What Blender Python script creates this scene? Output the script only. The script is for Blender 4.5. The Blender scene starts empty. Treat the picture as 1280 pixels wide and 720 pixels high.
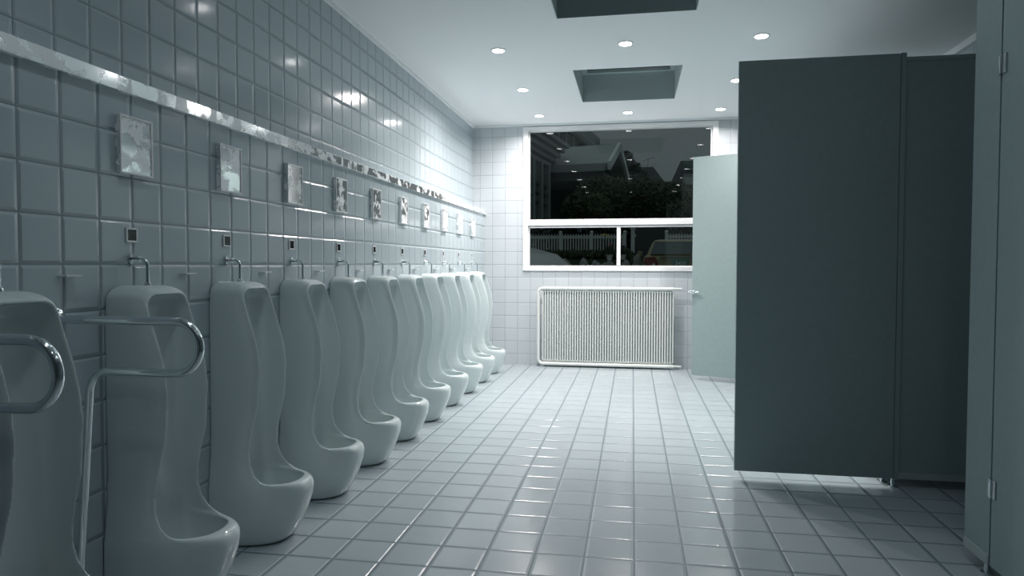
import bpy, bmesh, math, random
import numpy as np
from mathutils import Vector, Matrix

# ------------------------------------------------------------------ camera, world, lights, exposure
F, YAW, PITCH, ROLL, CAMZ = 852.81, 0.17522, 0.03393, 0.00105, 1.17415
sc = bpy.context.scene
col = sc.collection
cy, sy, cp, sp = math.cos(YAW), math.sin(YAW), math.cos(PITCH), math.sin(PITCH)
fw = Vector((-sy*cp, cy*cp, -sp)); rt = Vector((cy, sy, 0)); up = rt.cross(fw)
rt2 = rt*math.cos(ROLL) + up*math.sin(ROLL); up2 = -rt*math.sin(ROLL) + up*math.cos(ROLL)
cd = bpy.data.cameras.new('camera'); cam = bpy.data.objects.new('camera', cd); col.objects.link(cam)
cd.sensor_width = 36; cd.lens = F/1280*36; cd.clip_start = 0.02; cd.clip_end = 300
M = Matrix((rt2, up2, -fw)).transposed().to_4x4(); M.translation = (0, 0, CAMZ)
cam.matrix_world = M
sc.camera = cam
sc.view_settings.view_transform = 'Standard'; sc.view_settings.look = 'None'
sc.view_settings.gamma = 1; sc.view_settings.use_curve_mapping = False
sc.view_settings.exposure = 0.0

world = bpy.data.worlds.new('dusk'); sc.world = world; world.use_nodes = True
wn = world.node_tree.nodes; wl = world.node_tree.links
bg = wn['Background']; bg.inputs[1].default_value = 1.0
wtc = wn.new('ShaderNodeTexCoord'); wsep = wn.new('ShaderNodeSeparateXYZ'); wr = wn.new('ShaderNodeValToRGB')
wl.new(wtc.outputs['Generated'], wsep.inputs[0]); wl.new(wsep.outputs['Z'], wr.inputs[0]); wl.new(wr.outputs[0], bg.inputs[0])
wr.color_ramp.elements[0].position = 0.0; wr.color_ramp.elements[0].color = (.066, .080, .084, 1)
wr.color_ramp.elements[1].position = 0.6; wr.color_ramp.elements[1].color = (.20, .235, .24, 1)
e_ = wr.color_ramp.elements.new(0.22); e_.color = (.058, .070, .074, 1)

# ceiling lamps: rows by distance, (Y, watts, colour)
ROWS = [(7.46, 15.5, (1, .92, .89), 158), (6.33, 31, (1, .92, .89), 158), (5.15, 11, (1, .95, .93), 128), (3.97, .6, (.9, .97, 1), 125),
        (2.79, .5, (.8, .93, 1), 125), (1.60, 1.8, (.8, .93, 1), 125), (0.45, .4, (.8, .93, 1), 125)]
LCOLS = [(-1.02, 'left'), (-0.065, 'middle'), (0.89, 'right')]
COL_POWER = {'left': 1.3, 'middle': 1.15, 'right': .75}   # for the two brightest rows
LENS_GLOW = 18.0

# ------------------------------------------------------------------ room numbers (metres)
XL, XLU, YB, ZC, XR, YF = -1.73, -1.868, 7.915, 2.807, 2.39, -3.0
LEDGE0, LEDGE1 = 1.762, 1.814
TZ0, T = -0.0254, 0.15

def R(d): return math.radians(d)
def at(px, py, Y):
    v = fw + rt2*((px-640)/F) + up2*((360-py)/F)
    s = Y/v.y
    return Vector((v.x*s, Y, CAMZ + v.z*s))

# ------------------------------------------------------------------ helpers
class MB:
    def __init__(s): s.bm = bmesh.new()
    def box(s, x0, x1, y0, y1, z0, z1, mat=None):
        vs = [s.bm.verts.new(Vector(p)) for p in [(x0,y0,z0),(x1,y0,z0),(x1,y1,z0),(x0,y1,z0),(x0,y0,z1),(x1,y0,z1),(x1,y1,z1),(x0,y1,z1)]]
        if mat is not None:
            for v in vs: v.co = mat @ v.co
        for f in [(0,3,2,1),(4,5,6,7),(0,1,5,4),(1,2,6,5),(2,3,7,6),(3,0,4,7)]: s.bm.faces.new([vs[i] for i in f])
        return s
    def quad(s, *ps):
        s.bm.faces.new([s.bm.verts.new(Vector(p)) for p in ps]); return s
    def prism(s, poly, d):           # poly: 3D points (convex or not), extruded along vector d
        d = Vector(d); a = [s.bm.verts.new(Vector(p)) for p in poly]; b = [s.bm.verts.new(Vector(p)+d) for p in poly]
        n = len(a); s.bm.faces.new(a[::-1]); s.bm.faces.new(b)
        for i in range(n): s.bm.faces.new([a[i], a[(i+1)%n], b[(i+1)%n], b[i]])
        return s
    def lathe(s, prof, org=(0,0,0), axis='Z', n=32):   # prof: (r, h)
        org = Vector(org); rings = []
        for r, h in prof:
            ring = []
            for k in range(n):
                a = 2*math.pi*k/n; c, e = r*math.cos(a), r*math.sin(a)
                p = (c, e, h) if axis == 'Z' else ((h, c, e) if axis == 'X' else (e, h, c))
                ring.append(s.bm.verts.new(org+Vector(p)))
            rings.append(ring)
        for a, b in zip(rings, rings[1:]):
            for k in range(n): s.bm.faces.new([a[k], a[(k+1)%n], b[(k+1)%n], b[k]])
        s.bm.faces.new(rings[0][::-1]); s.bm.faces.new(rings[-1])
        return s
    def tube(s, pts, r, n=16, closed=False):
        pts = [Vector(p) for p in pts]; rings = []; N = len(pts); prev = None
        for i, p in enumerate(pts):
            if closed: t = pts[(i+1)%N]-pts[i-1]
            else: t = (pts[min(i+1,N-1)]-pts[max(i-1,0)])
            t.normalize()
            if prev is None:
                a = Vector((0,0,1)) if abs(t.z) < .9 else Vector((0,1,0))
                u = t.cross(a).normalized()
            else:
                u = (prev - t*prev.dot(t)).normalized()
            prev = u; w = t.cross(u)
            rings.append([s.bm.verts.new(p + (u*math.cos(2*math.pi*k/n)+w*math.sin(2*math.pi*k/n))*r) for k in range(n)])
        for i in range(N if closed else N-1):
            a, b = rings[i], rings[(i+1)%N]
            for k in range(n): s.bm.faces.new([a[k], a[(k+1)%n], b[(k+1)%n], b[k]])
        if not closed: s.bm.faces.new(rings[0][::-1]); s.bm.faces.new(rings[-1])
        return s
    def build(s, name, mat, parent=None, bevel=0, smooth=False, seg=2):
        bmesh.ops.recalc_face_normals(s.bm, faces=s.bm.faces)
        me = bpy.data.meshes.new(name); s.bm.to_mesh(me); s.bm.free()
        me.materials.append(mat); o = bpy.data.objects.new(name, me); col.objects.link(o)
        if parent is not None: o.parent = parent
        if smooth:
            for p in me.polygons: p.use_smooth = True
            try: me.set_sharp_from_angle(angle=R(40))
            except Exception: pass
        if bevel:
            m = o.modifiers.new('bevel', 'BEVEL'); m.width = bevel; m.segments = seg; m.limit_method = 'ANGLE'
        return o

def fillet(pts, r, n=8):
    """round the inner corners of a polyline"""
    pts = [Vector(p) for p in pts]; out = [pts[0]]
    for a, b, c in zip(pts, pts[1:], pts[2:]):
        d1 = (a-b).normalized(); d2 = (c-b).normalized()
        half = d1.angle(d2)/2; t = r/math.tan(half); ce = b + (d1+d2).normalized()*(r/math.sin(half))
        p1 = b+d1*t; p2 = b+d2*t; v1 = p1-ce; v2 = p2-ce; w = v1.angle(v2); ax = v1.cross(v2).normalized()
        for k in range(n+1): out.append(ce + Matrix.Rotation(w*k/n, 3, ax) @ v1)
    out.append(pts[-1]); return out

def tag(o, label=None, cat=None, group=None, kind=None):
    if label: o['label'] = label
    if cat: o['category'] = cat
    if group: o['group'] = group
    if kind: o['kind'] = kind
    return o
def empty(name, loc, rz=0):
    o = bpy.data.objects.new(name, None); col.objects.link(o); o.location = loc; o.rotation_euler = (0,0,rz)
    o.empty_display_size = .05; return o
def thing(name, label, cat, loc, rz=0, group=None): return tag(empty(name, loc, rz), label, cat, group)
def struct(o): o['kind'] = 'structure'; return o
def copy_tree(o, parent=None):
    c = o.copy(); col.objects.link(c)
    if parent is not None: c.parent = parent
    for ch in list(o.children): copy_tree(ch, c)
    return c

# ------------------------------------------------------------------ materials
def new_mat(name):
    m = bpy.data.materials.new(name); m.use_nodes = True
    return m, m.node_tree.nodes, m.node_tree.links, m.node_tree.nodes['Principled BSDF']
def pmat(name, c, rough=.5, metal=0, noise=0, nscale=8, coat=0, bump=0, bscale=60, spec=.5):
    m, n, l, b = new_mat(name)
    b.inputs['Base Color'].default_value = (*c, 1); b.inputs['Roughness'].default_value = rough
    b.inputs['Metallic'].default_value = metal; b.inputs['Coat Weight'].default_value = coat
    b.inputs['Coat Roughness'].default_value = .05; b.inputs['Specular IOR Level'].default_value = spec
    tc = n.new('ShaderNodeTexCoord')
    if noise:
        t = n.new('ShaderNodeTexNoise'); t.inputs['Scale'].default_value = nscale; t.inputs['Detail'].default_value = 5
        r = n.new('ShaderNodeValToRGB'); l.new(tc.outputs['Object'], t.inputs['Vector']); l.new(t.outputs[0], r.inputs[0])
        r.color_ramp.elements[0].position = .3; r.color_ramp.elements[1].position = .7
        r.color_ramp.elements[0].color = (*[x*(1-noise) for x in c], 1); r.color_ramp.elements[1].color = (*[min(1, x*(1+noise)) for x in c], 1)
        l.new(r.outputs[0], b.inputs['Base Color'])
    if bump:
        t = n.new('ShaderNodeTexNoise'); t.inputs['Scale'].default_value = bscale; t.inputs['Detail'].default_value = 3
        k = n.new('ShaderNodeBump'); k.inputs['Distance'].default_value = bump
        l.new(tc.outputs['Object'], t.inputs['Vector']); l.new(t.outputs[0], k.inputs['Height']); l.new(k.outputs[0], b.inputs['Normal'])
    return m
def tile_mat(name, ax, origin, size, grout, c_tile, c_grout, rough, edge=.006, bdist=.0018, wav=.0006, var=.04, coat=0.0, g_rough=.6):
    m, n, l, b = new_mat(name)
    tc = n.new('ShaderNodeTexCoord'); sep = n.new('ShaderNodeSeparateXYZ'); l.new(tc.outputs['Object'], sep.inputs[0])
    def mth(op, a, v=None, v2=None):
        k = n.new('ShaderNodeMath'); k.operation = op
        for i, q in enumerate((a, v, v2)):
            if q is None: continue
            if isinstance(q, (int, float)): k.inputs[i].default_value = q
            else: l.new(q, k.inputs[i])
        return k.outputs[0]
    ds, ids = [], []
    for a, o in zip(ax, origin):
        u = mth('DIVIDE', mth('SUBTRACT', sep.outputs[a], o), size)
        ids.append(mth('FLOOR', u)); f = mth('FRACT', u)
        ds.append(mth('MULTIPLY', mth('SUBTRACT', .5, mth('ABSOLUTE', mth('SUBTRACT', f, .5))), size))
    d = mth('MINIMUM', ds[0], ds[1])
    def mr(lo, hi, a=0, bb=1, st=True):
        k = n.new('ShaderNodeMapRange'); k.interpolation_type = 'SMOOTHSTEP' if st else 'LINEAR'
        k.inputs[1].default_value = lo; k.inputs[2].default_value = hi; k.inputs[3].default_value = a; k.inputs[4].default_value = bb
        l.new(d, k.inputs[0]); return k.outputs[0]
    mask = mr(grout-.0006, grout+.0006)
    cmb = n.new('ShaderNodeCombineXYZ'); l.new(ids[0], cmb.inputs[0]); l.new(ids[1], cmb.inputs[1])
    wnz = n.new('ShaderNodeTexWhiteNoise'); wnz.noise_dimensions = '3D'; l.new(cmb.outputs[0], wnz.inputs['Vector'])
    br = mth('MULTIPLY_ADD', wnz.outputs['Value'], var, 1-var)
    tcol = n.new('ShaderNodeVectorMath'); tcol.operation = 'SCALE'; tcol.inputs[0].default_value = c_tile; l.new(br, tcol.inputs['Scale'])
    mx = n.new('ShaderNodeMix'); mx.data_type = 'RGBA'; l.new(mask, mx.inputs['Factor'])
    mx.inputs['A'].default_value = (*c_grout, 1); l.new(tcol.outputs[0], mx.inputs['B'])
    l.new(mx.outputs['Result'], b.inputs['Base Color'])
    rr = n.new('ShaderNodeMapRange'); l.new(mask, rr.inputs[0]); rr.inputs[3].default_value = g_rough; rr.inputs[4].default_value = rough
    l.new(rr.outputs[0], b.inputs['Roughness'])
    nz = n.new('ShaderNodeTexNoise'); nz.inputs['Scale'].default_value = 9; nz.inputs['Detail'].default_value = 2; l.new(tc.outputs['Object'], nz.inputs['Vector'])
    h = mth('ADD', mth('MULTIPLY', mr(grout*.6, grout+edge), bdist), mth('MULTIPLY', nz.outputs[0], wav))
    k = n.new('ShaderNodeBump'); k.inputs['Distance'].default_value = 1.0; k.inputs['Strength'].default_value = 1.0
    l.new(h, k.inputs['Height']); l.new(k.outputs[0], b.inputs['Normal'])
    b.inputs['Coat Weight'].default_value = coat; b.inputs['Coat Roughness'].default_value = .12
    return m

CT = (.43, .51, .545); CG = (.20, .26, .29)
m_wl = tile_mat('wall tile left lower', (1, 2), (2.1287, TZ0), T, .0026, CT, CG, .13, wav=.00025, edge=.010, bdist=.0042)
m_wu = tile_mat('wall tile left upper', (1, 2), (2.5585+.0, TZ0), T, .0026, CT, CG, .13, wav=.00025, edge=.010, bdist=.0042)
m_wb = tile_mat('wall tile back', (0, 2), (-1.7878, TZ0), T, .0026, (.56, .61, .64), (.35, .41, .45), .2, edge=.006, bdist=.0015)
m_wr = tile_mat('wall tile right', (1, 2), (2.1287, TZ0), T, .0028, CT, CG, .22)
m_fl = tile_mat('floor tile', (0, 1), (0.0131, 2.7171), .19778, .0042, (.41, .475, .505), (.11, .165, .19), .17, edge=.010, bdist=.0026, wav=.0007, var=.06)
m_ceil = pmat('ceiling paint', (.82, .86, .88), .85)
m_trim = pmat('white painted trim', (.78, .79, .80), .35)
m_porc = pmat('porcelain', (.58, .66, .67), .07, coat=.3)
m_chrome = pmat('chrome', (.75, .80, .82), .12, metal=1)
m_steel = pmat('brushed steel', (.55, .60, .62), .28, metal=1)
m_black = pmat('black lens', (.004, .005, .006), .08)
m_panel = pmat('stall laminate', (.265, .345, .345), .6, noise=.03, nscale=30)
m_panel_edge = pmat('stall edging', (.36, .42, .42), .35)
m_radw = pmat('radiator enamel', (.68, .72, .70), .3)
m_dark = pmat('dark void', (.02, .03, .033), .4)
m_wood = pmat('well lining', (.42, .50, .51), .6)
m_shelf = pmat('shelf glass white', (.62, .74, .74), .15)

def glass_mat(name, refl=.045, tint=(.9, .95, .93)):
    m = bpy.data.materials.new(name); m.use_nodes = True; n = m.node_tree.nodes; l = m.node_tree.links; n.clear()
    o = n.new('ShaderNodeOutputMaterial'); mx = n.new('ShaderNodeMixShader'); t = n.new('ShaderNodeBsdfTransparent'); g = n.new('ShaderNodeBsdfGlossy')
    g.inputs['Roughness'].default_value = 0.0; t.inputs[0].default_value = (*tint, 1)
    fr = n.new('ShaderNodeFresnel'); fr.inputs[0].default_value = 1.5
    l.new(fr.outputs[0], mx.inputs[0]); l.new(t.outputs[0], mx.inputs[1]); l.new(g.outputs[0], mx.inputs[2]); l.new(mx.outputs[0], o.inputs[0])
    return m
m_glass = glass_mat('window glass')

def marble_mat():
    """polished stone: pale clouded patches among mirror-bright dark ones"""
    m = bpy.data.materials.new('polished marble'); m.use_nodes = True; n = m.node_tree.nodes; l = m.node_tree.links; b = n['Principled BSDF']
    tc = n.new('ShaderNodeTexCoord'); t = n.new('ShaderNodeTexNoise'); t.inputs['Scale'].default_value = 15; t.inputs['Detail'].default_value = 3; t.inputs['Distortion'].default_value = .3
    geo = n.new('ShaderNodeNewGeometry')
    l.new(geo.outputs['Position'], t.inputs['Vector'])
    r = n.new('ShaderNodeValToRGB'); l.new(t.outputs[0], r.inputs[0]); r.color_ramp.elements[0].position = .48; r.color_ramp.elements[1].position = .56
    r.color_ramp.elements[0].color = (.90, .90, .90, 1); r.color_ramp.elements[1].color = (.0, .0, .0, 1)
    l.new(r.outputs[0], b.inputs['Metallic'])
    b.inputs['Base Color'].default_value = (.94, .97, .98, 1); b.inputs['Roughness'].default_value = .10
    return m
m_marble = marble_mat()
def emis(name, c, s):
    m = bpy.data.materials.new(name); m.use_nodes = True; b = m.node_tree.nodes['Principled BSDF']
    b.inputs['Base Color'].default_value = (.8, .8, .8, 1); b.inputs['Emission Color'].default_value = (*c, 1); b.inputs['Emission Strength'].default_value = s
    return m
m_lens = emis('lamp lens', (1, .98, .97), LENS_GLOW)

# ------------------------------------------------------------------ room shell
struct(MB().box(XLU-.2, XR+.2, YF-.2, YB+.05, -.12, 0).build('floor', m_fl))
struct(MB().box(XLU-.2, XL, YF-.1, YB, 0, LEDGE0).build('wall_left', m_wl))
struct(MB().box(XLU-.2, XLU, YF-.1, YB, LEDGE1+.001, ZC+.1).build('wall_left_upper', m_wu))
lb = MB().box(XLU, XL+.02, YF, YB, LEDGE0, LEDGE1).build('trim_1', m_marble, bevel=.002); struct(lb)
struct(MB().box(XR, XR+.2, YF-.1, YB+.2, 0, ZC+.1).build('wall_right', m_wr))
struct(MB().box(XLU-.2, XR+.2, YF-.2, YF, 0, ZC+.1).build("wall_front", m_panel))  # unseen wall behind the camera, kept dark and far back to absorb light
WX0, WX1, WZ0, WZ1 = -1.271, .926, 1.104, 2.775
wb = MB()
wb.box(XLU-.2, WX0+.02, YB, YB+.2, 0, ZC+.1).box(WX1-.02, XR+.2, YB, YB+.2, 0, ZC+.1)
wb.box(WX0+.02, WX1-.02, YB, YB+.2, 0, WZ0+.02).box(WX0+.02, WX1-.02, YB, YB+.2, WZ1-.02, ZC+.1)
struct(wb.build('wall_back', m_wb))
# ceiling with two recessed wells
WX = (-.51, .392); WELLS = [(5.785, 6.93), (3.42, 4.568)]; WD = .30
ce = MB(); cb = [(YF-.2, WELLS[1][0]), (WELLS[1][1], WELLS[0][0]), (WELLS[0][1], YB+.2)]
for a, b in cb: ce.box(XLU-.2, XR+.2, a, b, ZC, ZC+.05)
for a, b in WELLS: ce.box(XLU-.2, WX[0], a, b, ZC, ZC+.05).box(WX[1], XR+.2, a, b, ZC, ZC+.05)
struct(ce.build('ceiling', m_ceil))
for i, (a, b) in enumerate(WELLS):
    w = MB(); e = .02; zz0 = ZC+.0005
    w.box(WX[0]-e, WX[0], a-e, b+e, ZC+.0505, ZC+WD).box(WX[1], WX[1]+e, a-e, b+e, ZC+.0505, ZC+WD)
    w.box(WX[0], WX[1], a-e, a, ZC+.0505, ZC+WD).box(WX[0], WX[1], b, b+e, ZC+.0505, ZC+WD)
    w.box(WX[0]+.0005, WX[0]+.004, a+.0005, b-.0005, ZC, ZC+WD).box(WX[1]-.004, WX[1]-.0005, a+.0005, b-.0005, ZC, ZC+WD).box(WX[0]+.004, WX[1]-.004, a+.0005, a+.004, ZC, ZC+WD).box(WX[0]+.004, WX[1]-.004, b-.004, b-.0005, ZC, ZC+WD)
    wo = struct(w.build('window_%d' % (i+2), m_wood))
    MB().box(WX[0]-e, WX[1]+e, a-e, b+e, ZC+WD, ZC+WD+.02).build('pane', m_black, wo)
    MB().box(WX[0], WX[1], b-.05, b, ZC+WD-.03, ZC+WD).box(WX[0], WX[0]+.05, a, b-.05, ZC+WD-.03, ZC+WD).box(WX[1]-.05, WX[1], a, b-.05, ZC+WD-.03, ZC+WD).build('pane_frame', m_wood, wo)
# cornice strips
struct(MB().box(XLU, XLU+.022, YF, YB, ZC-.022, ZC).build('trim_2', m_ceil))
struct(MB().box(XR-.03, XR, YF, YB, ZC-.05, ZC).build('trim_3', m_ceil))
struct(MB().box(XLU+.022, XR-.03, YB-.02, YB, ZC-.022, ZC).build('trim_4', m_ceil))

# window
win = struct(MB().box(WX0, WX0+.06, YB-.018, YB+.09, WZ0, WZ1).box(WX1-.06, WX1, YB-.018, YB+.09, WZ0, WZ1)
    .box(WX0+.06, WX1-.06, YB-.018, YB+.09, WZ0, WZ0+.05).box(WX0+.06, WX1-.06, YB-.018, YB+.09, WZ1-.048, WZ1).build('window_1', m_trim, bevel=.003))
GX0, GX1 = -1.195, .849
MB().box(WX0+.06, GX0, YB+.034, YB+.08, WZ0+.05, WZ1-.048).box(GX1, WX1-.06, YB+.034, YB+.08, WZ0+.05, WZ1-.048)\
    .box(GX0, GX1, YB+.034, YB+.08, WZ0+.05, 1.166).box(GX0, GX1, YB+.034, YB+.08, 2.722, WZ1-.048).build('sash_frame', m_trim, win, bevel=.002)
MB().box(GX0-.03, GX1+.03, YB-.004, YB+.08, 1.632, 1.702).build('transom', m_trim, win, bevel=.004)
MB().box(GX0, GX1, YB+.02, YB+.07, 1.606, 1.624).box(GX0, GX1, YB+.03, YB+.07, 1.624, 1.632).build('sash_rail', m_trim, win, bevel=.002)
MB().box(-.184, -.141, YB+.012, YB+.07, 1.166, 1.606).build('mullion', m_trim, win, bevel=.003)
MB().quad((GX0, YB+.045, 1.70), (GX1, YB+.045, 1.70), (GX1, YB+.045, 2.722), (GX0, YB+.045, 2.722)).build('upper_pane', m_glass, win)
MB().quad((GX0, YB+.045, 1.166), (-.184, YB+.045, 1.166), (-.184, YB+.045, 1.606), (GX0, YB+.045, 1.606)).build('lower_pane', m_glass, win)
MB().quad((-.141, YB+.045, 1.166), (GX1, YB+.045, 1.166), (GX1, YB+.045, 1.606), (-.141, YB+.045, 1.606)).build('lower_pane', m_glass, win)

# ------------------------------------------------------------------ urinals (one shared mesh, smooth implicit surface)
def surface_nets(f, o, h):
    s = f < 0
    nx, ny, nz = f.shape
    cnt = np.zeros((nx-1, ny-1, nz-1)); acc = np.zeros((nx-1, ny-1, nz-1, 3))
    I = np.stack(np.meshgrid(np.arange(nx-1), np.arange(ny-1), np.arange(nz-1), indexing='ij'), -1).astype(float)
    def sl(a, d): return a[d[0]:nx-1+d[0], d[1]:ny-1+d[1], d[2]:nz-1+d[2]]
    for ax in range(3):
        for p in range(2):
            for q in range(2):
                d0 = [0, 0, 0]; oth = [a for a in range(3) if a != ax]; d0[oth[0]] = p; d0[oth[1]] = q
                d1 = list(d0); d1[ax] = 1
                a, b = sl(f, d0), sl(f, d1); c = (a < 0) != (b < 0)
                t = np.where(c, a/np.where(c, a-b, 1), 0)
                pos = I + np.array(d0, float); pos[..., ax] += t
                cnt += c; acc += pos*c[..., None]
    act = cnt > 0; idx = -np.ones(act.shape, int); idx[act] = np.arange(act.sum())
    V = acc[act]/cnt[act][:, None]*h + np.array(o)
    faces = []
    for ax in range(3):
        u, v = (ax+1) % 3, (ax+2) % 3
        sla = [slice(1, -1)]*3; sla[ax] = slice(0, -1); slb = list(sla); slb[ax] = slice(1, None)
        A, B = s[tuple(sla)], s[tuple(slb)]
        ch = np.argwhere(A != B); inn = A[A != B]
        g = ch.copy()
        for k in range(3):
            if k != ax: g[:, k] += 1
        def cell(du, dv):
            c = g.copy(); c[:, u] -= du; c[:, v] -= dv; return idx[c[:, 0], c[:, 1], c[:, 2]]
        qd = np.stack([cell(1, 1), cell(0, 1), cell(0, 0), cell(1, 0)], 1)
        qd[~inn] = qd[~inn][:, ::-1]
        faces.append(qd)
    return V, np.concatenate(faces)

def smax(a, b, k): 
    h = np.clip(.5 + .5*(a-b)/k, 0, 1); return b + (a-b)*h + k*h*(1-h)
def urinal_mesh():
    h = .0046
    x = np.arange(-.012, .42, h); y = np.arange(-.19, .19+h, h); z = np.arange(-.012, 1.125, h)
    X, Y, Z = np.meshgrid(x, y, z, indexing='ij')
    # front profile of the outer body
    zz = [-.05, 0, .03, .07, .12, .18, .225, .25, .268, .29, .33, .38, .44, .50, .58, .66, .74, .82, .90, .98, 1.04, 1.10, 1.2]
    dd = [.26, .284, .304, .326, .350, .371, .378, .371, .338, .286, .236, .213, .207, .218, .238, .244, .249, .240, .218, .188, .166, .140, .12]
    zw = [-.05, 0, .04, .12, .22, .30, .40, .55, .75, 1.03, 1.07, 1.09, 1.105, 1.2]
    ww = [.143, .147, .152, .158, .157, .147, .136, .132, .132, .130, .124, .114, .098, .09]
    zn = [-.05, .22, .30, .40, .6, 1.2]; nn = [2.7, 2.7, 3.0, 3.6, 4.2, 4.2]
    def sm(zs, vs):                          # smoothed interpolation
        g = np.arange(-.1, 1.25, .002); v = np.interp(g, zs, vs)
        ker = np.hanning(21); ker /= ker.sum(); v = np.convolve(np.pad(v, 10, 'edge'), ker, 'valid'); return np.interp(Z, g, v)
    D, Wd, N = sm(zz, dd), sm(zw, ww), sm(zn, nn)
    def sup(d, w, n): return ((np.abs(Y)/w)**n + (np.maximum(X, 0)/d)**n)**(1/n)
    outer = (sup(D, Wd, N)-1)*np.minimum(D, Wd)*.95
    outer = smax(outer, Z-1.103, .05)
    outer = smax(outer, .0015-Z, .02)
    outer = np.maximum(outer, .001-X)
    # cavity: recess open to the front, closing into a bowl below the lip
    wc = sm([-.1, .1, .18, .26, .34, .45, .6, 1.0, 1.2], [.10, .11, .120, .126, .116, .106, .104, .104, .100])
    xb = sm([-.1, .10, .14, .25, .5, .9, 1.02, 1.2], [.16, .14, .10, .075, .065, .065, .070, .085])
    xf = xb + .11
    n2 = 3.0
    back = ((np.abs(Y)/wc)**n2 + (np.maximum(xf-X, 0)/.11)**n2)**(1/n2)
    cav = (back-1)*.11
    shell = (sup(D-.024, Wd-.022, N)-1)*np.minimum(D, Wd)     # inside offset of the body
    lipz = .262
    bowl = np.maximum(shell, -200.0)
    lim = np.where(Z > lipz, -1.0, bowl)
    # blend of "open front above the lip" and "walled in below the lip"
    front = np.minimum(bowl, lipz - Z)
    cav = smax(cav, front, .018)
    cav = smax(cav, .115 - Z, .05)
    cav = smax(cav, Z - 1.070, .05)
    f = smax(outer, -cav, .008)
    V, Fc = surface_nets(f, (x[0], y[0], z[0]), h)
    # light smoothing
    n = len(V); a = Fc.ravel(); b = np.roll(Fc, -1, 1).ravel()
    for it in range(3):
        S = np.zeros((n, 3)); C = np.zeros(n)
        for p, q in ((a, b), (b, a)):
            for k in range(3): S[:, k] += np.bincount(p, V[q, k], n)
            C += np.bincount(p, minlength=n)
        V = V + .5*(S/C[:, None]-V)
    V[:, 0] = np.maximum(V[:, 0], .0006); V[:, 2] = np.maximum(V[:, 2], .001)
    me = bpy.data.meshes.new('urinal_body'); me.from_pydata(V.tolist(), [], Fc.tolist()); me.update()
    for p in me.polygons: p.use_smooth = True
    me.materials.append(m_porc); return me
um = urinal_mesh()
U0, UP = 1.5540, .56874
NEARF = ['nearest the camera, half hidden behind the near rail', 'just past the grab rails, second in the row', 'third in the row, first one fully clear of the rails',
 'fourth in the row counting from the camera', 'fifth in the row counting from the camera', 'sixth in the row, in the middle of it', 'fifth from the window wall in the row',
 'fourth from the window wall in the row', 'third from the window wall in the row', 'second from the window wall in the row', 'last in the row, next to the window wall']
u = thing('urinal', 'tall white porcelain floor urinal ' + NEARF[0], 'urinal', (XL, U0, 0), 0, 'floor urinals along the tiled wall')
bo = bpy.data.objects.new('body', um); col.objects.link(bo); bo.parent = u
MB().tube(fillet([(.002, .0, 1.193), (.062, .0, 1.193), (.062, .0, 1.090)], .022, 8), .0058, 14).build('flush_pipe', m_chrome, u, smooth=True)
MB().lathe([(.020, .0), (.020, .006), (.014, .012), (.012, .03), (.009, .034)], (0.001, 0, 1.193), 'X', 24).build('pipe_flange', m_chrome, u, smooth=True)
MB().lathe([(.012, 0), (.012, .008), (.009, .014)], (.062, 0, 1.098), 'Z', 20).build('pipe_collar', m_chrome, u, smooth=True)
MB().lathe([(.030, 0), (.030, .004), (.022, .009), (.008, .010)], (.225, 0, .128), 'Z', 24).build('drain_strainer', m_steel, u, smooth=True)
urinals = [u]
for i in range(1, 11):
    c = copy_tree(u); c.location = (XL, U0+UP*i, 0); c['label'] = 'tall white porcelain floor urinal ' + NEARF[i]; urinals.append(c)

# flush sensors, marble panels, small ledges between urinals
ORD = ['second', 'third', 'fourth', 'fifth', 'sixth', 'seventh', 'eighth', 'ninth', 'tenth', 'eleventh']
s0 = None; p0 = None
for i in range(10):
    yy = U0+UP*(i+1)
    ls = 'small square black flush sensor window above the %s urinal from the camera' % ORD[i]
    lp = 'rectangular polished marble panel on the wall above the %s urinal from the camera' % ORD[i]
    if i == 0:
        s0 = thing('flush_sensor', ls, 'sensor', (XL, yy, 1.2765), 0, 'flush sensors above the urinals')
        MB().box(.0005, .006, -.027, -.021, -.0255, .0255).box(.0005, .006, .021, .027, -.0255, .0255).box(.0005, .006, -.021, .021, .019, .0255).box(.0005, .006, -.021, .021, -.0255, -.019).build('frame', m_trim, s0, bevel=.001)
        MB().box(.0005, .004, -.021, .021, -.019, .019).build('lens', m_black, s0)
        p0 = thing('marble_panel', lp, 'panel', (XL, yy+.012, 1.585), 0, 'marble panels above the urinals')
        MB().box(.0005, .018, -.080, .080, -.1, .1).build('slab', m_marble, p0, bevel=.0015)
        MB().box(.018, .022, -.080, -.074, -.1, .1).box(.018, .022, .072, .080, -.1, .1).box(.018, .022, -.074, .072, .094, .1).box(.018, .022, -.074, .072, -.1, -.094).build('rim', m_trim, p0, bevel=.001)
    else:
        c = copy_tree(s0); c.location = (XL, yy, 1.2765); c['label'] = ls
        c = copy_tree(p0); c.location = (XL, yy+.012, 1.585); c['label'] = lp
h0 = None
for i in range(10):
    yy = U0+UP*(i+.5)
    ll = 'small thin glass ledge on the wall between the %s and %s urinals from the camera' % ((['first']+ORD)[i], ORD[i])
    if i == 0:
        h0 = MB().box(.0006, .034, -.030, .030, 0, .005).build('wall_ledge', m_trim, bevel=.001)
        h0.location = (XL, yy, 1.136); tag(h0, ll, 'ledge', 'small ledges between the urinals')
    else:
        c = copy_tree(h0); c.location = (XL, yy, 1.136); c['label'] = ll

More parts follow.
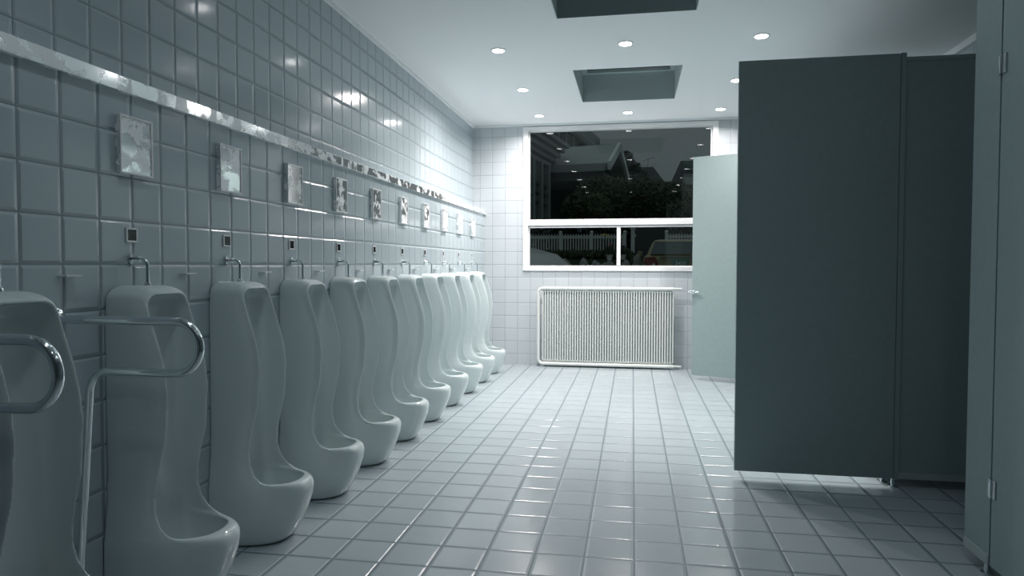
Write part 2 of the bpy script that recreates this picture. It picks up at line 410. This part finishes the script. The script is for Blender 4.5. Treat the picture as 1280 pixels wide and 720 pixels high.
# grab rails either side of the first urinal
def grab(y, label):
    g = thing('grab_rail', label, 'grab rail', (XL, y, 0), 0, 'grab rails round the nearest urinal')
    e, zt, zl, r = .484, 1.006, .853, .0765
    pts = [(.004, 0, zt), (e-r, 0, zt)]
    pts += [(e-r+r*math.sin(a), 0, (zt+zl)/2+r*math.cos(a)) for a in np.linspace(.12, math.pi-.12, 18)]
    low = fillet([(e-r, 0, zl), (.118, 0, zl), (.052, 0, .02)], .07, 10)
    pts += low
    MB().tube(pts, .0125, 20).build('tube', m_chrome, g, smooth=True)
    MB().lathe([(.034, 0), (.034, .004), (.026, .010), (.014, .012)], (.0008, 0, zt), 'X', 28).build('wall_flange', m_chrome, g, smooth=True)
    MB().lathe([(.034, 0), (.034, .004), (.026, .010), (.014, .022)], (.052, 0, .001), 'Z', 28).build('floor_flange', m_chrome, g, smooth=True)
grab(1.30, 'chrome tube grab rail at the left edge, on the near side of the first urinal')
grab(1.80, 'chrome looped grab rail with a leg between the first and second urinals')

# ------------------------------------------------------------------ radiator under the window
rad = thing('radiator', 'long white panel radiator of upright tubes under the window', 'radiator', (0, YB, 0))
RY = -.115
xl, xr, zb, zt = -1.073, .455, .036, .905
MB().tube(fillet([(xr+.0, RY, zt), (xl, RY, zt), (xl, RY, zb), (xr+.0, RY, zb)], .055, 8), .019, 16).build('frame_pipe', m_radw, rad, smooth=True)
for zc_ in (zt, zb):
    MB().tube([(xr, RY, zc_+.003), (xr+.085, RY, zc_+.003)], .011, 12).build('pipe_stub', m_radw, rad, smooth=True)
    MB().box(-1.02, xr-.02, RY+.012, RY+.055, zc_+(.02 if zc_ < .5 else -.045), zc_+(.045 if zc_ < .5 else -.02)).build('header', m_radw, rad, bevel=.004)
NF = 52
tubm = None
for k in range(NF):
    xx = -1.018 + k*(1.018+.447)/(NF-1)
    if tubm is None:
        f0 = MB().box(-.0076, .0076, -.014, .010, .072, .876).build('tube_fin', m_radw, rad, bevel=.005)
        f0.location = (xx, RY+.006, 0); tubm = f0
    else:
        c = tubm.copy(); col.objects.link(c); c.location = (xx, RY+.006, 0)
for xx in (-.85, .25):
    for z0_, z1_ in ((.80, .83), (.12, .15)):
        MB().box(xx-.015, xx+.015, RY+.05, -.001, z0_, z1_).build('bracket', m_radw, rad)
MB().box(-1.02, .447, RY+.028, RY+.032, .075, .87).build('gap_shade_plate', m_wood, rad)  # sheet behind the tubes; its darker colour stands for shade in the gaps

# ------------------------------------------------------------------ stalls on the right
SX, PT, ZT_, ZB_ = 1.32, .028, 2.266, .050
PX = 1.358                      # where posts and dividers start
HIN = [2.79, 3.852, 4.87, 5.88, 6.88]
DW = .805
def hinge_bits(parent, x, y, z, along):   # small steel plates either side of the pin
    o = MB().box(x-.006, x+.0, y-.026, y+.026, z-.035, z+.035).build('hinge', m_steel, parent, bevel=.001)
    MB().tube([(x-.008, y, z-.035), (x-.008, y, z+.035)], .005, 10).build('pin', m_chrome, o, smooth=True)
def foot(parent, x, y):
    MB().lathe([(.022, 0), (.022, .008), (.010, .012), (.010, ZB_+.004)], (x, y, .001), 'Z', 20).build('foot', m_chrome, parent, smooth=True)
def pilaster(y0, y1, label):
    p = thing('stall_pilaster', label, 'pilaster', (SX, y0, 0), 0, 'fixed front panels of the stalls')
    L = y1-y0
    MB().box(0, PT, 0, L, ZB_+.038, ZT_).build('panel', m_panel, p, bevel=.001)
    MB().box(-.004, PT+.004, 0, L, ZB_, ZB_+.038).build('bottom_rail', m_panel_edge, p, bevel=.001)
    foot(p, .014, .04); 
    return p
def divider(y, label):
    p = thing('stall_divider', label, 'partition', (PX, y, 0), 0, 'dividing panels between the stalls')
    e = XR-PX-.002
    MB().box(.026, e, .004, .032, ZB_+.034, ZT_-.040).build('panel', m_panel, p, bevel=.001)
    MB().box(.026, e, .0, .036, ZT_-.040, ZT_-.018).build('top_rail', m_panel, p, bevel=.001)
    MB().box(.026, e, .0, .036, ZB_, ZB_+.034).build('bottom_rail', m_panel_edge, p, bevel=.001)
    MB().box(0, .026, -.002, .038, ZB_-.006, ZT_+.004).build('end_post', m_panel, p, bevel=.001)
    foot(p, .004, .018); foot(p, e-.1, .018)
def door(hy, ang, label, w=DW, hx=SX+.001, knobs=True):
    """ang: 0 closed (door runs toward the camera), 90 = swung out square into the aisle"""
    d = thing('stall_door', label, 'door', (hx, hy, 0), -R(ang), 'stall doors')
    # local: door lies along -Y, thickness along +X, hinge at origin
    MB().box(0, .026, -w, -.004, ZB_+.001, ZT_).build('panel', m_panel, d, bevel=.0015)
    for z in (1.905, .345): hinge_bits(d, 0, -.012, z, 0)
    if knobs:
        MB().lathe([(.010, 0), (.010, .012), (.008, .016), (.008, .030), (.013, .034), (.013, .052), (.010, .055)], (.026, -w+.03, .900), 'X', 24).build('knob', m_chrome, d, smooth=True)
        MB().tube([(.062, -w+.075, .900), (.062, -w-.022, .900)], .011, 14).build('lever', m_chrome, d, smooth=True)
    MB().box(-.004, 0, -w+.03, -w+.06, .87, .93).build('latch_plate', m_steel, d, bevel=.001)
    return d
pilaster(HIN[0]+.003, 2.985, 'narrow fixed green grey stall panel at the right edge with a chrome foot')
door(HIN[0], 0, 'closed green grey stall door cut by the right edge of the picture', knobs=False)
divider(1.93, 'dividing panel of the nearest stall, behind the closed door at the right edge')
divider(HIN[1]+.003, 'dark dividing panel seen through the open stall, behind the big open door')
door(HIN[1]+.024, 90, 'large dark stall door swung square out into the aisle', hx=PX+.001, knobs=False)
for i, n_ in ((2, 'first'), (3, 'second')):
    pilaster(HIN[i-1]+.06, HIN[i]-DW-.012, 'narrow fixed stall panel hidden behind the large open door, %s past it' % n_)
    door(HIN[i]-.008, 0, 'closed stall door, %s beyond the large open door' % n_)
    divider(HIN[i], 'dividing panel, %s beyond the large open door' % n_)
pilaster(HIN[3]+.06, HIN[4]-DW-.03, 'narrow fixed stall panel beside the farthest open door')
door(HIN[4]+.020, 111.8, 'pale far stall door standing ajar in front of the window', hx=PX-.004)
divider(HIN[4]+.035, 'dividing panel of the last stall nearest the window')
pilaster(HIN[4]+.09, YB-.004, 'fixed panel closing the front of the last stall by the window wall')

# ------------------------------------------------------------------ ceiling downlights
dist = ['by the window wall', 'second from the window wall', 'third from the window wall', 'fourth from the window wall', 'fifth from the window wall', 'sixth from the window wall', 'seventh from the window wall']
first = None
LD = {}; LT = []
for j, (ly, lw, lc, sprd) in enumerate(ROWS):
    for _, cn in LCOLS:
        ld = bpy.data.lights.new('downlight', 'AREA'); ld.shape = 'DISK'; ld.size = .075; ld.energy = lw*(COL_POWER[cn] if j < 2 else 1)
        ld.color = lc; ld.spread = R(sprd); LD[(j, cn)] = ld
for cx, cn in LCOLS:
    for j, (ly, lw, lc, sprd) in enumerate(ROWS):
        if cn == 'middle' and j in (1, 3, 5): continue
        lab = 'round recessed ceiling downlight in the %s line, %s' % (cn, dist[j])
        if first is None:
            first = thing('downlight', lab, 'ceiling light', (cx, ly, ZC), 0, 'recessed ceiling downlights')
            MB().lathe([(.045, -.0005), (.058, -.0005), (.058, -.004), (.050, -.007), (.045, -.006)], (0, 0, 0), 'Z', 40).build('trim_ring', m_trim, first, smooth=True)
            MB().lathe([(.001, -.0071), (.044, -.0071), (.044, -.0085), (.001, -.0085)], (0, 0, 0), 'Z', 32).build('lens', m_lens, first)
            t = first
        else:
            t = copy_tree(first); t.location = (cx, ly, ZC); t['label'] = lab
        LT.append((t, (j, cn)))
for t, j in LT:
    lo = bpy.data.objects.new('lamp', LD[j]); col.objects.link(lo); lo.parent = t; lo.location = (0, 0, -.011)

# ------------------------------------------------------------------ outside, at dusk: ground, garden, houses, cars
m_ground = pmat('asphalt', (.22, .24, .24), .9, noise=.15, nscale=2)
m_bld = pmat('facade cladding', (.24, .28, .28), .7)
m_bldd = pmat('facade cladding dark', (.07, .09, .09), .7)
m_shut = pmat('green tinted glazing', (.05, .12, .09), .3)
m_roof = pmat('roof sheet', (.24, .28, .28), .6)
m_roofd = pmat('dark roof tile', (.11, .135, .14), .8)
m_leaf = pmat('leaves', (.030, .055, .018), .7, noise=.5, nscale=4)
m_leafd = pmat('dark needles', (.018, .034, .022), .8, noise=.4, nscale=4)
m_bark = pmat('bark', (.08, .07, .06), .9)
m_fence = pmat('fence paint', (.50, .55, .54), .6)
m_rock = pmat('garden rock', (.20, .21, .20), .9, noise=.3, nscale=3)
m_soil = pmat('garden soil', (.06, .09, .05), .95, noise=.3, nscale=3)
m_pot = pmat('white flower pot', (.6, .62, .6), .6)
GZ = .38
gm = MB().box(-40, 40, YB+.25, 90, GZ-.3, GZ).build('ground', m_ground); gm['kind'] = 'structure'
BA = R(8.7); BU = Vector((math.cos(BA), -math.sin(BA), 0)); BV = Vector((math.sin(BA), math.cos(BA), 0))
def frame(P):   # local frame x along BU, y along BV
    return Matrix.Translation(P) @ Matrix(((BU.x, BV.x, 0, 0), (BU.y, BV.y, 0, 0), (0, 0, 1, 0), (0, 0, 0, 1)))
def zz(py, Y): return CAMZ + (329.5-py)*Y/F*1.003

K, TZ = 1.5, 1.32
def zl(py, Y): return (zz(py, Y)-TZ)/K
# glazed side wing at the left of the window
Y0 = 24.5; P = at(662, 274, Y0); P.z = TZ; W = frame((0, 0, 0))
b1 = thing('garden_pavilion', 'dark glazed pavilion wing with stepped eaves at the left of the upper window', 'building', P, -BA)
zt = zl(194, Y0)
MB().box(-4, -.10, -3, 1.75, 0, zt).build('core', m_bldd, b1)
MB().box(-.10, -.06, -3, 1.75, .2, zt-.05).build('glazing', m_shut, b1)
for sy_ in (-1.95, -1.25, -.55, .15, .86, 1.55):
    MB().box(-.06, .05, sy_, sy_+.16, 0, zt).build('post', m_bld, b1)
for py_ in (224, 235.5, 248):
    MB().box(-.06, .0, -3, 1.75, zl(py_, Y0), zl(py_, Y0)+.05).build('crossbar', m_bldd, b1)
for k in range(5):
    MB().box(-4.2, .02+.09*k, -3.2, 1.95+.12*k, zt+.14*k, zt+.14*k+.10).build('cornice', m_bld, b1)
    MB().box(-4.2, -.05+.09*k, -3.2, 1.75+.12*k, zt+.14*k+.10, zt+.14*k+.14).build('cornice_gap', m_bldd, b1)

# gabled entrance porch
Yp = 27; P = at(757, 300, Yp); P.z = TZ
b2 = thing('gabled_porch', 'long grey gabled porch roof with a white edged gable over a dark entrance', 'building', P, -BA)
ze = zl(204, Yp); zr = ze+.72; L = 2.6; Dp = 2.9
def gable_roof(x0, x1, y0, y1, ze, zr, t):
    ym = (y0+y1)/2
    return [(x0, y0, ze), (x0, ym, zr), (x0, y1, ze), (x0, y1, ze-t), (x0, ym, zr-t), (x0, y0, ze-t)], (x1-x0, 0, 0)
pl, dd_ = gable_roof(-L, .05, 0, Dp, ze, zr, .14)
MB().prism(pl[:3]+pl[3:], dd_).build('roof', m_roof, b2)
pl, dd_ = gable_roof(.052, .14, -.06, Dp+.06, ze+.03, zr+.04, .22)
MB().prism(pl, dd_).build('gable_board', m_fence, b2)
MB().box(-L, .0, -.05, .05, ze-.20, ze-.02).build('fascia', m_roof, b2)
MB().box(-L, -.1, .1, Dp-.1, ze-.42, ze-.20).build('soffit', m_bldd, b2)
MB().box(-L, -1.35, 2.2, 2.4, .0, ze-.42).build('entrance_wall', m_bldd, b2)
MB().box(-.32, -.14, .2, .4, 0, ze-.42).build('column', m_bldd, b2)
MB().box(-2.2, -1.4, 2.12, 2.2, .5, .55).box(-2.2, -1.4, 2.12, 2.2, 1.2, 1.25).build('entrance_rail', m_bld, b2)

# second glazed wing behind the porch
Y2 = 32; P = at(712, 274, Y2); P.z = TZ
b3 = thing('glazed_wing', 'grey framed glazed wing running back behind the trees', 'building', P, -BA)
zt = zl(219, Y2)
MB().box(-1.5, -.1, 0, 3.4, 0, zt).build('core', m_bldd, b3)
MB().box(-.1, -.06, .1, 3.4, .2, zt-.05).build('glazing', m_shut, b3)
for k in range(6): MB().box(-.06, .05, k*.64, k*.64+.12, 0, zt).build('post', m_bld, b3)
for py_ in (239, 249, 260): MB().box(-.06, .0, 0, 3.4, zl(py_, Y2), zl(py_, Y2)+.06).build('crossbar', m_bld, b3)
for k in range(3):
    MB().box(-1.6, .05+.12*k, -.1, 3.5, zt+.16*k, zt+.16*k+.10).build('cornice', m_bld, b3)

# upper storey behind the porch
Y3 = 37.5; P = at(722, 300, Y3); P.z = TZ
b4 = thing('upper_house', 'taller boarded house with a sloping striped roof above the porch', 'building', P, -BA)
za, zb2 = zl(190, Y3), zl(150, Y3)
MB().box(-3.5, 0, 0, 4, 0, zb2).build('wall', m_shut, b4)
for k in range(9): MB().box(-2.4+k*.28, -2.4+k*.28+.05, -.05, 0, za-.4, zb2).build('batten', m_bld, b4)
MB().box(0, .55, .02, 3, 0, za+.3).build('window_bay', m_dark, b4)
for k in range(6):
    x0 = .95-.12*k; 
    MB().prism([(x0, -.3+.02*k, za-.1+.05*k), (x0+.07, -.3, za-.1+.05*k), (-.75-.12*k+.07, -.3, za+1.35+.05*k), (-.75-.12*k, -.3, za+1.35+.05*k)], (0, 3, 0)).build('roof_strip', m_roof if k % 2 == 0 else m_roofd, b4)
MB().box(.55, 1.0, .4, 1.2, 0, za+.30).build('chimney', m_roof, b4)

# pine, far houses
def leaf_mesh(mb, c, r, n, sz, rng, flat=1.0):
    for _ in range(n):
        while True:
            v = Vector((rng.uniform(-1, 1), rng.uniform(-1, 1), rng.uniform(-1, 1)))
            if .35 < v.length < 1: break
        p = Vector(c)+Vector((v.x*r[0], v.y*r[1], v.z*r[2]))
        a = Vector((rng.gauss(0, 1), rng.gauss(0, 1), rng.gauss(0, 1)*flat)).normalized(); b = a.orthogonal().normalized()
        k = sz*rng.uniform(.6, 1.3)
        mb.quad(p-a*k, p+b*k*.45, p+a*k, p-b*k*.45)
rng = random.Random(4)
Ye = 40; P = at(784, 300, Ye); P.z = TZ
pine = thing('pine_tree', 'small dark pine with flat clumps rising beside the gable', 'tree', P)
h_ = zl(192, Ye)
MB().tube([(0, 0, 0), (.05, 0, h_*.4), (-.03, 0, h_*.7), (-.02, 0, h_-.15)], .05, 8).build('trunk', m_bark, pine)
mb = MB()
for dx, py_, rx, rz in ((-.10, 196, .32, .16), (.0, 203, .28, .10), (.25, 207, .22, .07), (.15, 213, .45, .14), (.25, 221, .75, .22), (-.2, 216, .3, .12)):
    leaf_mesh(mb, (dx, 0, zl(py_, Ye)), (rx, rx, rz), 420, .06, rng)
mb.build('foliage', m_leafd, pine)
Yf = 58; P = at(806, 300, Yf); P.z = TZ
h1 = thing('grey_house', 'distant house with a plain grey gable roof and an aerial', 'house', P)
z1, z2 = zl(211, Yf), zl(242, Yf)
MB().box(-1.2, 1.3, 0, 5, 0, z2).build('wall', m_bldd, h1)
MB().prism([(-.9, -.2, z1), (.42, -.2, z1), (1.55, -.2, z2-.1), (-1.3, -.2, z2-.1)], (0, 5, 0)).build('roof', m_roofd, h1)
mb = MB().tube([(.15, .5, z1), (.15, .5, z1+.62)], .012, 6)
mb.tube([(-.2, .5, z1+.42), (.5, .5, z1+.62)], .01, 6).build('aerial', m_bldd, h1)
for k in range(4): MB().tube([(-.12+.17*k, .38, z1+.44+.05*k), (-.12+.17*k, .62, z1+.44+.05*k)], .008, 6).build('aerial_rod', m_bldd, h1)
Yg = 52; P = at(781, 300, Yg); P.z = TZ
h2 = thing('dark_house', 'low dark house below the pine tree', 'house', P)
z1 = zl(214, Yg)
MB().box(-.9, .85, 0, 4, 0, z1-.35).build('wall', m_bldd, h2)
MB().prism([(-1.1, -.2, z1-.4), (1.0, -.2, z1-.4), (.6, -.2, z1), (-.7, -.2, z1)], (0, 4.4, 0)).build('roof', m_roofd, h2)
for k in range(3): MB().box(-.6+.45*k, -.35+.45*k, -.02, 0, z1-1.0, z1-.6).build('window', m_bld, h2)
Yr = 41; P = at(850, 300, Yr); P.z = TZ
h3 = thing('banded_block', 'flat banded office block at the right of the window', 'building', P)
zs = [zl(q, Yr) for q in (204, 215, 220, 232.5, 236, 248)]
MB().box(0, 4, 0, 6, 0, zs[0]).build('wall', m_bldd, h3)
MB().box(.12, 4.02, -.1, 0, zs[3], zs[2]).build('band', m_roof, h3)
MB().box(.12, 4.02, -.03, 0, zs[1]+.03, zs[0]-.05).build('glass_band', m_shut, h3)
MB().box(.12, 4.02, -.03, 0, .5, zs[5]).build('glass_front', m_shut, h3)
MB().box(.4, .9, -.05, 0, zs[5]+.05, zs[4]-.1).build('small_window', m_bld, h3)

def bush(px, Y, ytop, ybot, rx, n, name, label, cat='bush', mat=None, sz=.085, grp=None):
    P = at(px, 300, Y); zb_, zt_ = zz(ybot, Y), zz(ytop, Y); P.z = TZ; G = TZ
    t = thing(name, label, cat, P, 0, grp)
    MB().tube([(0, 0, 0), (.03, .02, (zb_-G)+.3), (-.02, 0, (zb_+zt_)/2-G)], .05, 8).build('trunk', m_bark, t)
    mb = MB(); c = (zb_+zt_)/2-G; rz = (zt_-zb_)/2
    leaf_mesh(mb, (0, 0, c), (rx, rx*.8, rz), n, sz, rng)
    for _ in range(6):
        a = rng.uniform(0, 6.28); leaf_mesh(mb, (rx*.6*math.cos(a), rx*.5*math.sin(a), c+rng.uniform(-.3, .6)*rz), (rx*.45, rx*.45, rz*.5), n//7, sz, rng)
    mb.build('foliage', mat or m_leaf, t)
for o_ in (b1, b2, b3, b4, pine, h1, h2, h3): o_.scale = (K, K, K)
bush(733, 22.6, 236, 284, .80, 3000, 'leafy_tree', 'leafy dark green tree in front of the glazed wing, leftmost of the trees outside', 'tree', grp='garden trees')
bush(752, 23.6, 221, 284, .95, 3400, 'leafy_tree', 'leafy dark tree under the gable of the porch', 'tree', grp='garden trees')
bush(786, 24.0, 226, 284, 1.1, 3400, 'leafy_tree', 'broad dark tree in the middle of the garden outside', 'tree', grp='garden trees')
bush(822, 24.0, 227, 284, 1.15, 3400, 'leafy_tree', 'broad dark tree right of the middle of the window', 'tree', grp='garden trees')
bush(855, 25.0, 238, 284, 1.0, 2800, 'leafy_tree', 'dark tree before the banded block, beside the pale stall door', 'tree', grp='garden trees')
# low hillside of greenery behind the fence
mb = MB()
for k in range(16): leaf_mesh(mb, (-4.2+k*.62, 23.5, 1.9), (.55, .5, .85), 420, .10, rng)
tag(mb.build('hedge_bank', m_leafd), 'dark bank of shrubs growing behind the white fence', 'shrubs', kind='stuff')

# raised garden bed, hedge, rocks
gb = MB().box(-40, 40, 18.9, 88, GZ, 1.32).build('garden_bed', m_soil); gb['kind'] = 'structure'
mb = MB()
for k in range(15): leaf_mesh(mb, (-2.95+k*.2, 19.6, 1.46), (.20, .22, .16), 420, .035, rng)
tag(mb.build('low_hedge', m_leaf), 'low clipped hedge in front of the white fence', 'hedge', kind='stuff')
def rock(px, Y, ytop, wpx, label, i):
    r = random.Random(i); P = at(px, 300, Y); zt_ = zz(ytop, Y); w = wpx*Y/F/2
    bm = bmesh.new(); bmesh.ops.create_icosphere(bm, subdivisions=3, radius=1)
    for v in bm.verts:
        n = 1+.13*math.sin(v.co.x*3.1+i)+.1*math.sin(v.co.y*4.3+2*i)+.08*math.sin(v.co.z*5+i*3)
        v.co = Vector((v.co.x*w*n, v.co.y*.35*n, v.co.z*(zt_-GZ)/2*n + (zt_-GZ)/2))
        v.co.z = max(v.co.z, .0)
    mb = MB(); mb.bm.free(); mb.bm = bm
    o = mb.build('garden_rock', m_rock, smooth=True); o.location = (P.x, P.y, GZ); tag(o, label, 'rock', 'boulders edging the garden bed')
RL = ['beside the pale parked car', 'long and low under the hedge', 'in the middle under the hedge', 'small, propped before the left flower pot', 'broad, below the left flower pot', 'flat, right of the window bar', 'flat, beside the gate post', 'low, next to the parked estate car']
for i, (px, yt, wp) in enumerate([(688, 324, 14), (707, 322, 26), (731, 324, 18), (746, 323, 12), (760, 324.5, 24), (780, 322.5, 16), (796, 321.5, 16), (808, 324, 18)]):
    rock(px, 18.3, yt, wp, 'grey garden boulder ' + RL[i], i+1)

# white picket fences
def fence(pxa, pxb, posts, label, Y=21.0, ytop=291, ybot=314):
    A = at(pxa, 300, Y); B = at(pxb, 300, Y); L = B.x-A.x; z0 = 1.32; zt_ = zz(ytop, Y)-z0
    f = thing('picket_fence', label, 'fence', (A.x, Y, z0), 0, 'white picket fences')
    MB().box(0, L, .012, .04, zt_-.14, zt_-.06).build('rail', m_fence, f); MB().box(0, L, .012, .04, .12, .2).build('rail', m_fence, f)
    n = int(L/.083); p0 = None
    for k in range(n):
        x = .04+k*.083
        if p0 is None:
            p0 = MB().prism([(-.019, 0, .05), (.019, 0, .05), (.019, 0, zt_-.03), (0, 0, zt_), (-.019, 0, zt_-.03)], (0, .012, 0)).build('picket', m_fence, f); p0.location = (x, 0, 0)
        else:
            c = p0.copy(); col.objects.link(c); c.location = (x, 0, 0)
    for q in posts:
        x = at(q, 300, Y).x-A.x
        MB().box(x-.045, x+.045, -.04, .05, 0, zt_+.02).lathe([(.045, 0), (.06, .02), (.05, .05), (.02, .075)], (x, .005, zt_+.02), 'Z', 16).build('post', m_fence, f)
fence(655, 782, [700.5, 739.5, 781], 'white picket fence behind the low hedge in the left lower pane')
fence(833, 885, [833], 'white picket fence rising behind the parked estate car')
P = at(791, 300, 20.6)
g = thing('gate_post', 'tall white gate post with a cap beside the dark gateway', 'post', (P.x, P.y, 1.32)); zt_ = zz(286, 20.6)-1.32
MB().box(-.055, .055, -.05, .05, 0, zt_).build('shaft', m_fence, g); MB().box(-.075, .075, -.07, .07, zt_, zt_+.05).build('cap', m_fence, g)
MB().box(.055, .09, -.03, .03, zt_-.22, zt_-.14).build('lamp_bracket', m_fence, g)
m_gate = pmat('dark gateway', (.05, .055, .06), .9)
P = at(812, 300, 22.0)
tag(MB().box(-.52, .52, 0, .3, 0, 1.15).build('gateway_infill', m_gate), 'added dark block filling the gateway gap between the gate post and the fence', 'infill').location = (P.x, 22.0, 1.32)  # plain dark block added to stand in for the dark gateway gap

def pot(px, Y, yb_, yt_, label, flower):
    P = at(px, 300, Y); z0 = zz(yb_, Y); z1_ = zz(yt_, Y)
    t = thing('flower_pot', label, 'potted plant', (P.x, Y, z0), 0, 'white pots of flowers'); h = z1_-z0
    MB().lathe([(.055, 0), (.08, h*.9), (.09, h*.9), (.09, h)], (0, 0, 0), 'Z', 20).build('pot', m_pot, t, smooth=True)
    mb = MB(); leaf_mesh(mb, (0, 0, h+.12), (.15, .12, .14), 260, .03, rng); mb.build('foliage', m_leaf, t)
    mb = MB(); leaf_mesh(mb, (.02, -.03, h+.27), (.05, .04, .03), 22, .022, rng); mb.build('flowers', flower, t)
m_pink = pmat('violet petals', (.55, .25, .5), .6); m_red = pmat('red petals', (.45, .08, .10), .6); m_yel = pmat('yellow petals', (.6, .5, .08), .6)
pot(762, 18.45, 324.5, 317, 'white pot of red flowers left of the window bar', m_red)
pot(779, 18.55, 323, 317, 'white pot with a violet flower right of the window bar', m_pink)
P = at(757, 300, 18.8)
t = thing('yellow_flower', 'tall arching spray of yellow flowers against the fence', 'flower', (P.x, 18.9, 1.32))
mb = MB().tube([(.02, 0, 0), (0, 0, .45), (-.02, 0, .62), (.0, 0, .70)], .006, 6); mb.build('stem', m_leaf, t)
mb = MB()
for dx, dz in ((-.09, .68), (-.04, .69), (.02, .68), (.08, .64), (.11, .60)): leaf_mesh(mb, (dx, 0, dz), (.035, .03, .025), 18, .018, rng)
mb.build('petals', m_yel, t)

# parked cars
m_glassc = pmat('car glass', (.05, .075, .08), .12)
m_tyre = pmat('tyre', (.02, .02, .02), .8)
def text_obj(s_, name, mat, parent, loc, size):
    cu = bpy.data.curves.new(name, 'FONT'); cu.body = s_; cu.size = size; cu.align_x = 'CENTER'; cu.align_y = 'CENTER'; cu.extrude = .002
    tmp = bpy.data.objects.new(name, cu); col.objects.link(tmp); dg = bpy.context.evaluated_depsgraph_get()
    me = bpy.data.meshes.new_from_object(tmp.evaluated_get(dg)); bpy.data.objects.remove(tmp)
    me.materials.clear(); me.materials.append(mat); o = bpy.data.objects.new(name, me); col.objects.link(o); o.parent = parent
    o.location = loc; o.rotation_euler = (R(90), 0, 0); return o
def car(loc, rz, paint, label, name='parked_car', plate=None):
    """local: rear faces -Y, x across, length 4.0"""
    c = thing(name, label, 'car', loc, rz, None)
    side = [(0.0, .25), (-.06, .45), (-.04, .62), (.03, .98), (.10, 1.03), (2.9, .98), (3.75, .78), (4.0, .60), (4.02, .25)]
    xs = [(-.82, .0), (-.70, .02), (.70, .02), (.82, .0)]
    def shell(sd, secs, nm, mat, bev):
        mb = MB(); rows = []
        for x, ins, zf in secs:
            rows.append([mb.bm.verts.new((x, y+(ins if y < 2 else -ins), z*zf if z > .9 else z)) for y, z in sd])
        n = len(sd)
        for a, b in zip(rows, rows[1:]):
            for k in range(n): mb.bm.faces.new([a[k], a[(k+1) % n], b[(k+1) % n], b[k]])
        mb.bm.faces.new(rows[0][::-1]); mb.bm.faces.new(rows[-1])
        o = mb.build(nm, mat, c, bevel=bev, smooth=True); return o
    shell(side, [(-.82, .08, .97), (-.74, .0, 1), (.74, .0, 1), (.82, .08, .97)], 'body', paint, .02)
    # cabin: tapered
    zb_, zr_ = 1.02, 1.41
    def ring(z, x, y0, y1): return [(-x, y0, z), (x, y0, z), (x, y1, z), (-x, y1, z)]
    mb = MB(); lv = [ring(zb_-.03, .76, .06, 3.0), ring(1.32, .62, .30, 2.35), ring(zr_-.02, .56, .42, 2.15), ring(zr_, .46, .55, 2.0)]
    vs = [[mb.bm.verts.new(p) for p in r_] for r_ in lv]
    for a, b in zip(vs, vs[1:]):
        for k in range(4): mb.bm.faces.new([a[k], a[(k+1) % 4], b[(k+1) % 4], b[k]])
    mb.bm.faces.new(vs[-1]); mb.build('cabin', paint, c, bevel=.03, smooth=True, seg=3)
    MB().prism([(-.67, .085, 1.05), (.67, .085, 1.05), (.565, .315, 1.355), (-.565, .315, 1.355)], (0, .06, 0)).build('rear_window', m_glassc, c).location = (0, -.035, 0)
    for s_ in (-1, 1):
        MB().prism([(s_*.735, .45, 1.06), (s_*.735, 2.6, 1.06), (s_*.60, 2.15, 1.34), (s_*.60, .60, 1.34)], (s_*.02, 0, 0)).build('side_window', m_glassc, c)
        MB().prism([(s_*.80, -.01, .97), (s_*.56, -.035, .99), (s_*.50, -.055, .85), (s_*.50, -.065, .76), (s_*.78, -.065, .76), (s_*.82, -.03, .85)], (0, .09, 0)).build('tail_light', m_tail, c, bevel=.005).location = (0, -.005, 0)
        MB().lathe([(.035, 0), (.035, .012)], (s_*.60, -.085, .80), 'Y', 16).build('reversing_lamp', m_pot, c)
        MB().box(min(s_*.82, s_*.96), max(s_*.82, s_*.96), 2.3, 2.42, 1.02, 1.16).build('mirror', paint, c, bevel=.02)
        for wy in (.72, 3.25):
            w_ = MB().lathe([(.20, 0), (.30, .01), (.31, .05), (.31, .17), (.30, .2), (.2, .2)], (s_*.73-.1, wy, .31), 'X', 28).build('wheel', m_tyre, c, smooth=True)
            MB().lathe([(.19, -.004), (.18, .204)], (s_*.73-.1, wy, .31), 'X', 24).build('hub', m_steel, w_)
            MB().tube([(s_*.832, wy+.36*math.cos(a), .31+.36*math.sin(a)) for a in np.linspace(0, math.pi, 14)], .022, 8).build('wheel_arch', m_tyre, c)
    MB().box(-.80, .80, -.13, .0, .28, .56).build('bumper', paint, c, bevel=.03)
    MB().box(-.46, .46, -.075, -.02, .955, .985).build('handle_strip', m_glassc, c)
    MB().tube([(.0, .03, 1.03), (.02, .10, 1.10), (.42, .11, 1.075)], .008, 6).build('wiper', m_tyre, c)
    if plate:
        p_ = MB().box(-.20, .20, -.078, -.06, .765, .945).build('number_plate', m_plate, c, bevel=.003)
        text_obj(plate, 'plate_number', m_fence, p_, (.02, -.081, .83), .13)
    return c
m_tail = pmat('tail light lens', (.13, .02, .02), .2); m_plate = pmat('green plate', (.03, .14, .09), .5)
m_gold = pmat('beige gold paint', (.24, .22, .12), .35); m_silver = pmat('pale silver paint', (.35, .38, .38), .35)
P = at(850, 300, 16.4)
car((P.x, 16.4, GZ), 0, m_gold, 'beige gold estate car seen from behind through the lower window', plate='3430')
th = R(-115); SS = 1.3; nose = at(683, 300, 13.4)
c_ = car((nose.x-4.0*SS*(-math.sin(th)), 13.4-4.0*SS*math.cos(th), GZ), th, m_silver, 'pale silver car, only its rounded corner showing at the left of the lower window')
c_.scale = (SS, SS, SS)
